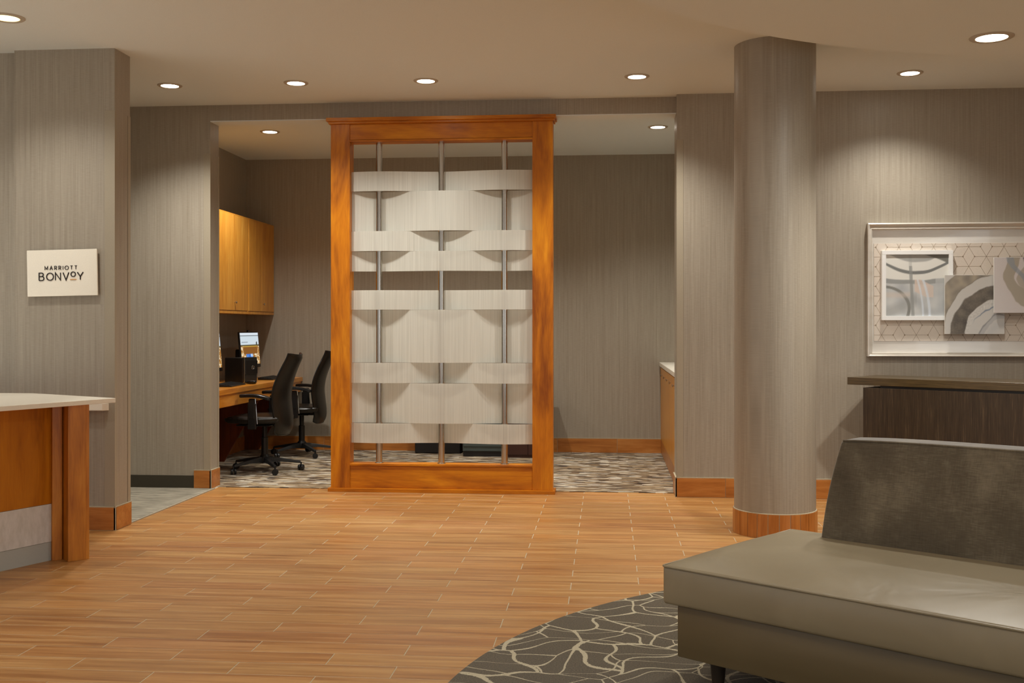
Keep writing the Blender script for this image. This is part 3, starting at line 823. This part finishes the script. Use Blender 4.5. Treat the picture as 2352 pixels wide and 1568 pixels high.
# keyboards and mouse
def keyboard(x, y, rz, label):
    t = thing('keyboard', label, 'keyboard', (x, y, .7625), rz, 'keyboards on the desk')
    MB().mesh([(-.075, -.22, 0), (.08, -.22, 0), (.08, .22, 0), (-.075, .22, 0), (-.075, -.22, .026), (.08, -.22, .010), (.08, .22, .010), (-.075, .22, .026)],
              [(3, 2, 1, 0), (4, 5, 6, 7), (0, 1, 5, 4), (1, 2, 6, 5), (2, 3, 7, 6), (3, 0, 4, 7)]).build('case', M['black'], t, bevel=.002)
    b = MB()
    for r in range(5):
        for c in range(19):
            x0 = -.058 + r * .024; y0 = -.208 + c * .022; z0 = .0245 - (x0 + .075) * .1032
            b.box(x0, x0 + .019, y0, y0 + .018, z0 - .002, z0 + .005)
    o = b.build('keys', M['charcoal'], t); o['kind'] = 'stuff'; return t
keyboard(-3.345, 9.36, math.radians(3), 'black keyboard at the near computer by the grey wall end')
keyboard(-3.36, 10.62, 0, 'black keyboard at the far computer')
ms = MB(); ms.add(rounded(.10, .058, .034, .016, 10, 8, 6, lambda q: Vector((q.x, q.y * (1 - .15 * (q.x > 0) * q.x / .05), q.z * (1 - .35 * max(0, -q.x / .05)) + .017 * (1 - 1)))))
mo = ms.build('mouse_body', M['blackg'], smooth=True)
mt = thing('computer_mouse', 'small glossy black computer mouse beside the near keyboard', 'mouse', (-3.255, 9.66, .763)); mo.parent = mt; mo.location = (0, 0, .0165)
MB().tube([(-.048, 0, .012), (-.09, .01, .004), (-.14, .05, .003), (-.2, .06, .003)], .002, 6).build('cable', M['black'], mt)

# ------------------------------------------------------------------ office chairs
def office_chair():
    t = thing('office_chair', '', 'office chair')
    MB().lathe([(.045, .075), (.050, .085), (.048, .125), (.032, .150)], n=24).build('hub', M['black'], t, smooth=True)
    MB().lathe([(.030, .15), (.030, .30), (.022, .302), (.022, .40), (.03, .405), (.03, .412)], n=24).build('gas_column', M['black'], t, smooth=True)
    for k in range(5):
        a = math.radians(72 * k + 18); ca, sa = math.cos(a), math.sin(a)
        b = MB(); r0, r1 = .035, .315
        vs = [];
        for r, w, z0, z1 in ((r0, .028, .080, .130), (r0 + .12, .022, .083, .112), (r1, .014, .064, .084)):
            vs += [(r * ca - w * sa * s, r * sa + w * ca * s, z) for s, z in ((-1, z0), (1, z0), (.7, z1), (-.7, z1))]
        fs = [(0, 3, 2, 1), (8, 9, 10, 11)] + [(i + j, i + (j + 1) % 4, i + 4 + (j + 1) % 4, i + 4 + j) for i in (0, 4) for j in range(4)]
        arm = b.mesh(vs, fs).build('base_arm', M['charcoal'], t, bevel=.003)
        X, Y = .318 * ca, .318 * sa; cyaw = a + 1.1
        c = MB()
        for s in (-1, 1):
            c.lathe([(.010, -.010), (.024, -.009), (.027, 0), (.024, .009), (.010, .010)], n=18,
                    M=Matrix.Translation((X + s * .014 * -math.sin(cyaw), Y + s * .014 * math.cos(cyaw), .0275)) @ Matrix.Rotation(cyaw, 4, 'Z') @ Matrix.Rotation(PI / 2, 4, 'X'))
        c.tube([(X, Y, .03), (X, Y, .075)], .007, 8)
        c.build('caster', M['black'], t, smooth=True)
    s = MB()
    def seatf(q):
        fx = q.x / .245; fy = q.y / .25
        z = q.z
        if q.z > 0: z += .012 * (1 - fx * fx) * (1 - fy * fy) - .02 * max(0, -fx - .5) ** 2 * 3
        else: z += .015 * (fx * fx + fy * fy) * .8
        return Vector((q.x, q.y * (1 - .06 * fx * fx), z))
    s.add(rounded(.49, .50, .075, .034, 20, 18, 6, seatf), Matrix.Translation((-.045, 0, .463)))
    s.build('seat', M['leather_blk'], t, smooth=True)
    MB().box(-.20, .10, -.17, .17, .412, .424, .004).box(-.05, .22, -.05, .05, .405, .428, .006).build('seat_pan', M['black'], t)
    # backrest: S-curved slab
    prof = [(.335, .205), (.37, .222), (.45, .226), (.55, .212), (.66, .200), (.76, .214), (.86, .248), (.95, .290), (1.01, .322), (1.03, .334)]
    def xc(z):
        for (z0, x0), (z1, x1) in zip(prof, prof[1:]):
            if z <= z1: q = (z - z0) / (z1 - z0); return x0 + (x1 - x0) * q
        return prof[-1][1]
    nu, nv = 16, 26; vs = []; fs = []
    for side in (0, 1):
        for j in range(nv + 1):
            tt = j / nv; z = .335 + .695 * tt; hw = .185 + .055 * math.sin(PI * min(1, tt * 1.1)) ** .8 - .02 * tt
            edge = min(1, min(tt, 1 - tt) * nv / 1.5)
            for i in range(nu + 1):
                u = -1 + 2 * i / nu; e2 = min(1, (1 - abs(u)) * nu / 2 / 1.2)
                th = .006 + .013 * math.sqrt(max(0, min(edge, e2)))
                x = (xc(z) + xc(max(.335, z - .03)) + xc(min(1.03, z + .03))) / 3 - .055 * u * u
                vs.append((x + (th if side else -th), u * hw, z + .016 * u * u * tt ** 6 - .02 * (abs(u) ** 6) * (1 - tt) ** 6 * -1))
    n1 = (nu + 1) * (nv + 1)
    for j in range(nv):
        for i in range(nu):
            a = j * (nu + 1) + i; fs.append((a, a + nu + 1, a + nu + 2, a + 1)); fs.append((n1 + a, n1 + a + 1, n1 + a + nu + 2, n1 + a + nu + 1))
    per = [i for i in range(nu + 1)] + [j * (nu + 1) + nu for j in range(1, nv + 1)] + [nv * (nu + 1) + i for i in range(nu - 1, -1, -1)] + [j * (nu + 1) for j in range(nv - 1, 0, -1)]
    for a, c in zip(per, per[1:] + per[:1]): fs.append((a, c, n1 + c, n1 + a))
    bk = MB().mesh(vs, fs).build('backrest', M['leather_blk'], t, smooth=True)
    rim = [Vector(((vs[a][0] + vs[n1 + a][0]) / 2, (vs[a][1]), vs[a][2])) for a in per]
    MB().tube(rim[::1], .0085, 8, True).build('edge_piping', M['blackg'], bk, smooth=True)
    MB().mesh([], []).bm.free()
    for s in (-1, 1):
        y = s * .265
        MB().tube([(-.02, y * .62, .418), (-.02, y * .98, .405), (-.02, y, .43)], .016, 8).mesh([], []).build('arm_bracket', M['black'], t, smooth=True)
        MB().box(-.055, .02, y - .013, y + .013, .395, .62, .006).box(-.045, .012, y - .016, y + .016, .48, .66, .008).build('arm_post', M['black'], t)
        MB().tube([(.030, y, .44), (.012, y, .66)], .006, 8).build('arm_trim', M['chrome'], t, smooth=True)
        def padf(q, y=y):
            tx = (q.x + .13) / .26
            return Vector((q.x + .012, q.y + y - .02 * s * (tx - .5), q.z + .688 - .035 * max(0, tx - .35) ** 2 * 2.2 - .02 * max(0, .2 - tx)))
        b = MB(); b.add(rounded(.265, .075, .030, .014, 18, 8, 4, padf)); b.build('arm_pad', M['blackg'], t, smooth=True)
    MB().tube([(.10, .04, .415), (.17, .05, .400), (.20, .05, .355)], .006, 8).build('lever', M['black'], t, smooth=True)
    MB().tube([(.14, 0, .416), (.205, 0, .420), (.220, 0, .46), (.208, 0, .54)], .02, 8).build('back_bracket', M['black'], t, smooth=True)
    return t
c1 = office_chair()
tag(c1, 'dark leather office chair nearer the grey wall end', 'office chair', 'office chairs at the computer desk')
c2 = copy_tree(c1)
c1.location = (-3.035, 9.38, .0045); c1.rotation_euler.z = math.radians(-2)
c2.location = (-3.035, 10.55, .0045); c2.rotation_euler.z = math.radians(4); c2['label'] = 'dark leather office chair farther back, partly hidden by the divider post'

# ------------------------------------------------------------------ base cabinet at the alcove's right
bc = thing('base_cabinet', 'honey maple base cabinets with pale stone top at the alcove right side', 'cabinet', (.54, 8.56, 0))
MB().box(.022, .608, 0, 2.526, .15, .885).build('body', M['maple'], bc, bevel=.001)
MB().box(-.014, .608, -.02, 2.526, .887, .928, .003).build('countertop', M['quartz'], bc)
MB().box(.012, .608, .002, 2.526, .004, .148).build('tiled_toe', M['grout'], bc)
ys = [.0, .62, 1.40, 2.10, 2.526]
ys = [.004, .47, .94, 1.41, 1.88, 2.35, 2.524]
for i, (a, c) in enumerate(zip(ys, ys[1:])):
    MB().box(.004, .013, a + .0015, c - .0015, .006, .146).build('tile', M['coltile'], bc)
    d = MB().box(0, .021, a + .0015, c - .0015, .152, .872).build('door', M['maple'], bc, bevel=.001)
    if i < 5: MB().lathe([(.004, 0), (.004, .010), (.011, .012), (.012, .018), (.008, .022)], n=16, M=Matrix.Translation((0, (a + c) / 2, .81)) @ Matrix.Rotation(-PI / 2, 4, 'Y')).build('knob', M['steel'], d, smooth=True)

# bright corner edging on the skirting tiles
for x, y in ((-3.088, 6.568), (-3.130, 8.328), (.511, 8.238)):
    struct(MB().box(x - .0025, x + .0025, y - .0025, y + .0025, .0015, .151, .0008).build('trim_3', M['grout']))
# painted underside of the header over the opening
struct(MB().box(-3.142, .523, LW + .004, 8.53, 2.914, 2.921).build('trim_4', M['ceil']))

# objects standing on the alcove carpet behind the divider
t = thing('waste_bin', 'black bin on the carpet behind the divider screen', 'bin', (-1.71, 10.98, .0045))
MB().box(-.235, .235, -.15, .10, 0, .60, .01).build('body', M['black'], t); MB().box(-.24, .24, -.155, .105, .601, .64, .008).build('lid', M['blackg'], t)
t = thing('storage_cabinet', 'slate grey low cabinet on black base behind the divider screen', 'cabinet', (-1.228, 10.82, .0045))
MB().box(-.195, .195, -.19, .19, 0, .05).build('base', M['black'], t); MB().box(-.20, .20, -.20, .20, .051, .66, .006).build('body', M['bin_grey'], t)
for z in (.10, .29, .48): MB().box(-.19, .19, -.208, -.2, z, z + .17, .002).build('drawer', M['bin_grey'], t)
t = thing('low_cabinet', 'dark brown low cabinet on the carpet behind the right divider post', 'cabinet', (-.775, 10.76, .0045))
MB().box(-.20, .20, -.20, .20, 0, .64).build('body', M['bin_brown'], t, bevel=.002); MB().box(-.21, .21, -.21, .205, .641, .67, .003).build('top', M['bin_brown'], t)
for a, c in ((-.195, -.002), (.002, .195)): MB().box(a, c, -.212, -.201, .03, .62).build('door', M['bin_brown'], t, bevel=.001)

# ------------------------------------------------------------------ framed collage on the right wall
X0, X1, Z0, Z1 = 1.922, 4.15, 1.066, 2.052
fr = thing('framed_collage', 'wide pearl silver frame on the right wall with overlapping abstract prints', 'framed art', ((X0 + X1) / 2, RW, (Z0 + Z1) / 2))
hw, hh = (X1 - X0) / 2, (Z1 - Z0) / 2
def member(pts, name='frame_member'):
    # pts: 4 corners (outer a, outer b, inner b, inner a) in XZ; profile: high outer lip stepping down
    oa, ob, ib, ia = [Vector((p[0], 0, p[1])) for p in pts]
    vs = []; prof = [(0, -.002), (0, -.052), (.18, -.056), (.40, -.050), (.48, -.042), (.55, -.040), (.80, -.044), (1, -.036), (1, -.002)]
    for q, y in prof:
        for o_, i_ in ((oa, ia), (ob, ib)): p = o_ + (i_ - o_) * q; vs.append((p.x, y, p.z))
    n = len(prof); fs = [(2 * i, 2 * i + 1, 2 * ((i + 1) % n) + 1, 2 * ((i + 1) % n)) for i in range(n)] + [tuple(2 * i for i in range(n))[::-1], tuple(2 * i + 1 for i in range(n))]
    b = MB().mesh(vs, fs); bmesh.ops.recalc_face_normals(b.bm, faces=b.bm.faces); b.build(name, M['frame'], fr)
w1, w2 = .034, .052
member([(-hw, hh), (hw, hh), (hw - w1, hh - w2), (-hw + w1, hh - w2)]); member([(hw, -hh), (-hw, -hh), (-hw + w1, -hh + .03), (hw - w1, -hh + .03)])
member([(-hw, -hh), (-hw, hh), (-hw + w1, hh - w2), (-hw + w1, -hh + .03)]); member([(hw, hh), (hw, -hh), (hw - w1, -hh + .03), (hw - w1, hh - w2)])
MB().box(-hw + w1, hw - w1, -.012, -.002, -hh + .03, hh - w2).build('mat_board', M['frame'], fr)
cxw = (X0 + X1) / 2; czw = (Z0 + Z1) / 2
gx0, gx1, gz0, gz1 = 1.972 - cxw, 4.10 - cxw, 1.180 - czw, 1.902 - czw
MB().box(gx0, gx1, -.018, -.012, gz0, gz1).build('patterned_board', M['geo'], fr)
b = MB(); S = .0835
def clipseg(p, q):
    t0, t1 = 0.0, 1.0; dx, dz = q[0] - p[0], q[1] - p[1]
    for a, d_, lo, hi in ((p[0], dx, gx0, gx1), (p[1], dz, gz0, gz1)):
        if abs(d_) < 1e-9:
            if a < lo or a > hi: return None
        else:
            u, v = (lo - a) / d_, (hi - a) / d_
            if u > v: u, v = v, u
            t0, t1 = max(t0, u), min(t1, v)
    return None if t0 >= t1 else ((p[0] + dx * t0, p[1] + dz * t0), (p[0] + dx * t1, p[1] + dz * t1))
ox, oz = gx0 + .055, gz0 + .045 + S * .866 * 0
def lat(i, j): return (ox + S * (i + .5 * j), oz + S * .8660 * j)
for j in range(-2, 12):
    for i in range(-10, 34):
        k = (i - j) % 3
        for di, dj in ((1, 0), (0, 1), (-1, 1)):
            k2 = (i + di - j - dj) % 3
            if (k == 0) != (k2 == 0):
                sg2 = clipseg(lat(i, j), lat(i + di, j + dj))
                if sg2:
                    ribbon(b, [sg2[0], sg2[1]], .0021, -.0186, -.018)
        if k != 0:
            p = lat(i, j)
            if gx0 + .006 < p[0] < gx1 - .006 and gz0 + .006 < p[1] < gz1 - .006:
                b.mesh([(p[0] + .0055 * math.cos(a), -.0188, p[1] + .0055 * math.sin(a)) for a in [2 * PI * q / 8 for q in range(8)]][::-1], [tuple(range(8))])
o = b.build('pattern_lines', M['geoline'], fr); o['kind'] = 'stuff'
def art(x0, x1, z0, z1, y, th, fn, label, border=0):
    b = MB().box(x0 - cxw, x1 - cxw, y, y + th, z0 - czw, z1 - czw, .001)
    o = b.build('art_panel', M['artframe'] if border else M['white'], fr); o['label'] = label
    if border:
        for q in ((x0, x1, z1 - border, z1), (x0, x1, z0, z0 + border), (x0, x0 + border, z0 + border, z1 - border), (x1 - border, x1, z0 + border, z1 - border)):
            MB().box(q[0] - cxw, q[1] - cxw, y - .012, y - .0002, q[2] - czw, q[3] - czw, .001).build('border', M['artframe'], o)
    p = print_mesh('print', x1 - x0 - 2 * border - .002, z1 - z0 - 2 * border - .002, fn, M['print'], o, 90, 90)
    p.location = ((x0 + x1) / 2 - cxw, y - .0006, (z0 + z1) / 2 - czw)
art(2.020, 2.530, 1.334, 1.848, -.048, .030, art_a, 'square print of grey arcs in a bright white frame', .030)
art(2.462, 2.885, 1.232, 1.664, -.085, .012, art_b, 'square print of a brown grey arching stroke')
art(2.800, 3.26, 1.386, 1.790, -.115, .012, art_c, 'square print of taupe and charcoal loops, cut by the picture edge')
for x, z in ((2.55, 1.45), (2.80, 1.30)): MB().box(x - cxw - .03, x - cxw + .03, -.0729, -.0189, z - czw - .03, z - czw + .03).build('spacer', M['white'], fr) if x > 2.6 else None
MB().box(3.0 - cxw, 3.1 - cxw, -.1029, -.0189, 1.5 - czw, 1.6 - czw).build('spacer', M['white'], fr)
MB().box(2.2 - cxw, 2.3 - cxw, -.0179, -.0189, 1.5 - czw, 1.6 - czw).build('spacer', M['white'], fr)

# ------------------------------------------------------------------ dark console
cn = thing('console_table', 'dark oak console with a floating slab top behind the sofa', 'console table', (1.685, 7.80, 0), math.radians(-39.3))
MB().box(0, 2.3, 0, .48, .879, .931, .0015).build('slab_top', M['console_top'], cn)
MB().box(.24, 2.2, .012, .40, .863, .878).build('riser', M['black'], cn)
MB().box(.118, 2.25, .001, .44, .0, .862, .001).build('cabinet_body', M['console'], cn)

# ------------------------------------------------------------------ rug and sofa
rg = MB().lathe([(2.386, .0005), (2.386, .008), (2.380, .0115), (.001, .0115)], 1.78, 3.42, n=220, caps=False).build('round_rug', M['rug'])
tag(rg, 'round dark taupe rug with cream crackle lines under the sofa', 'rug')
sf = thing('sofa', 'taupe faux leather bench sofa with ribbed velvet back cushion on the round rug', 'sofa', (.195, 3.859, .0115), math.radians(-37.9))
SL, SD = 2.35, .925
def seatf(q):
    fx = q.x / (SL / 2); fy = q.y / (SD / 2)
    z = q.z
    if q.z > 0: z += .038 * (1 - abs(fx) ** 26) * (1 - abs(fy) ** 3) - .006 * (1 - q.z / .068)
    bul = .010 * (1 - (q.z / .068) ** 2)
    x, y = q.x, q.y
    if abs(fx) > .98: x += math.copysign(bul * (1 - fy * fy), x)
    if abs(fy) > .95: y += math.copysign(bul * (1 - fx ** 6) * .9 + .002 * math.sin(q.x * 9), y)
    return Vector((x, y, z))
b = MB(); b.add(rounded(SL, SD, .136, .012, 60, 26, 8, seatf), Matrix.Translation((SL / 2, SD / 2, .372 - .0115)))
seat = b.build('seat_cushion', M['vinyl'], sf, smooth=True)
r = .014; loop = []
for (px, py, a0) in ((SL - r, r, -90), (SL - r, SD - r, 0), (r, SD - r, 90), (r, r, 180)):
    loop += [(px + (r + .002) * math.cos(math.radians(a0 + 15 * k)), py + (r + .002) * math.sin(math.radians(a0 + 15 * k)), 0.4370 - .0115) for k in range(7)]
dense = []
for p, q in zip(loop, loop[1:] + loop[:1]):
    n = max(1, int(math.dist(p, q) / .06)); dense += [tuple(p[i] + (q[i] - p[i]) * k / n for i in range(3)) for k in range(n)]
MB().tube(dense, .0042, 8, True).build('welt', M['vinyl'], seat, smooth=True)
MB().box(.042, SL - .042, .028, SD - .03, .118 - .0115, .299 - .0115, .006, 2).build('seat_rail', M['vinyl_shaded'], sf, smooth=True)
MB().box(.05, SL - .05, .036, SD - .036, .296 - .0115, .303 - .0115).build('seat_deck', M['black'], sf)
for lx, ly in ((.165, .10), (SL - .165, .10), (.165, SD - .12), (SL - .165, SD - .12)):
    MB().lathe([(.019, 0), (.030, .125 - .0115)], lx, ly, n=24).build('leg', M['legwood'], sf, smooth=True)
BL = 1.95; BH = .385
def backf(q):
    t = (q.z + BH / 2) / BH            # 0 bottom, 1 top
    fx = q.x / (BL / 2)
    front = max(0, min(1, .5 - q.y / .26))
    y = q.y + front * (.115 * t) - front * .018 * math.sin(PI * t) * (1 - abs(fx) ** 8)
    x = q.x * (1 - .035 * t + .012 * math.sin(PI * t))
    return Vector((x, y, q.z + .010 * (1 - abs(fx) ** 6) * t))
b = MB(); b.add(rounded(BL, .26, BH, .016, 40, 10, 16, backf), Matrix.Translation((.25 + BL / 2, .685 + .13, .457 - .0115 + BH / 2)))
bk = b.build('back_cushion', M['velvet'], sf, smooth=True)
pts = []
for i in range(41):
    x = -BL / 2 + .008 + (BL - .016) * i / 40; q = backf(Vector((x, -.127, BH / 2 - .004))); pts.append((q.x + .25 + BL / 2, q.y + .815, q.z + .457 - .0115 + BH / 2))
MB().tube(pts, .0045, 8).build('welt', M['velvet'], bk, smooth=True)
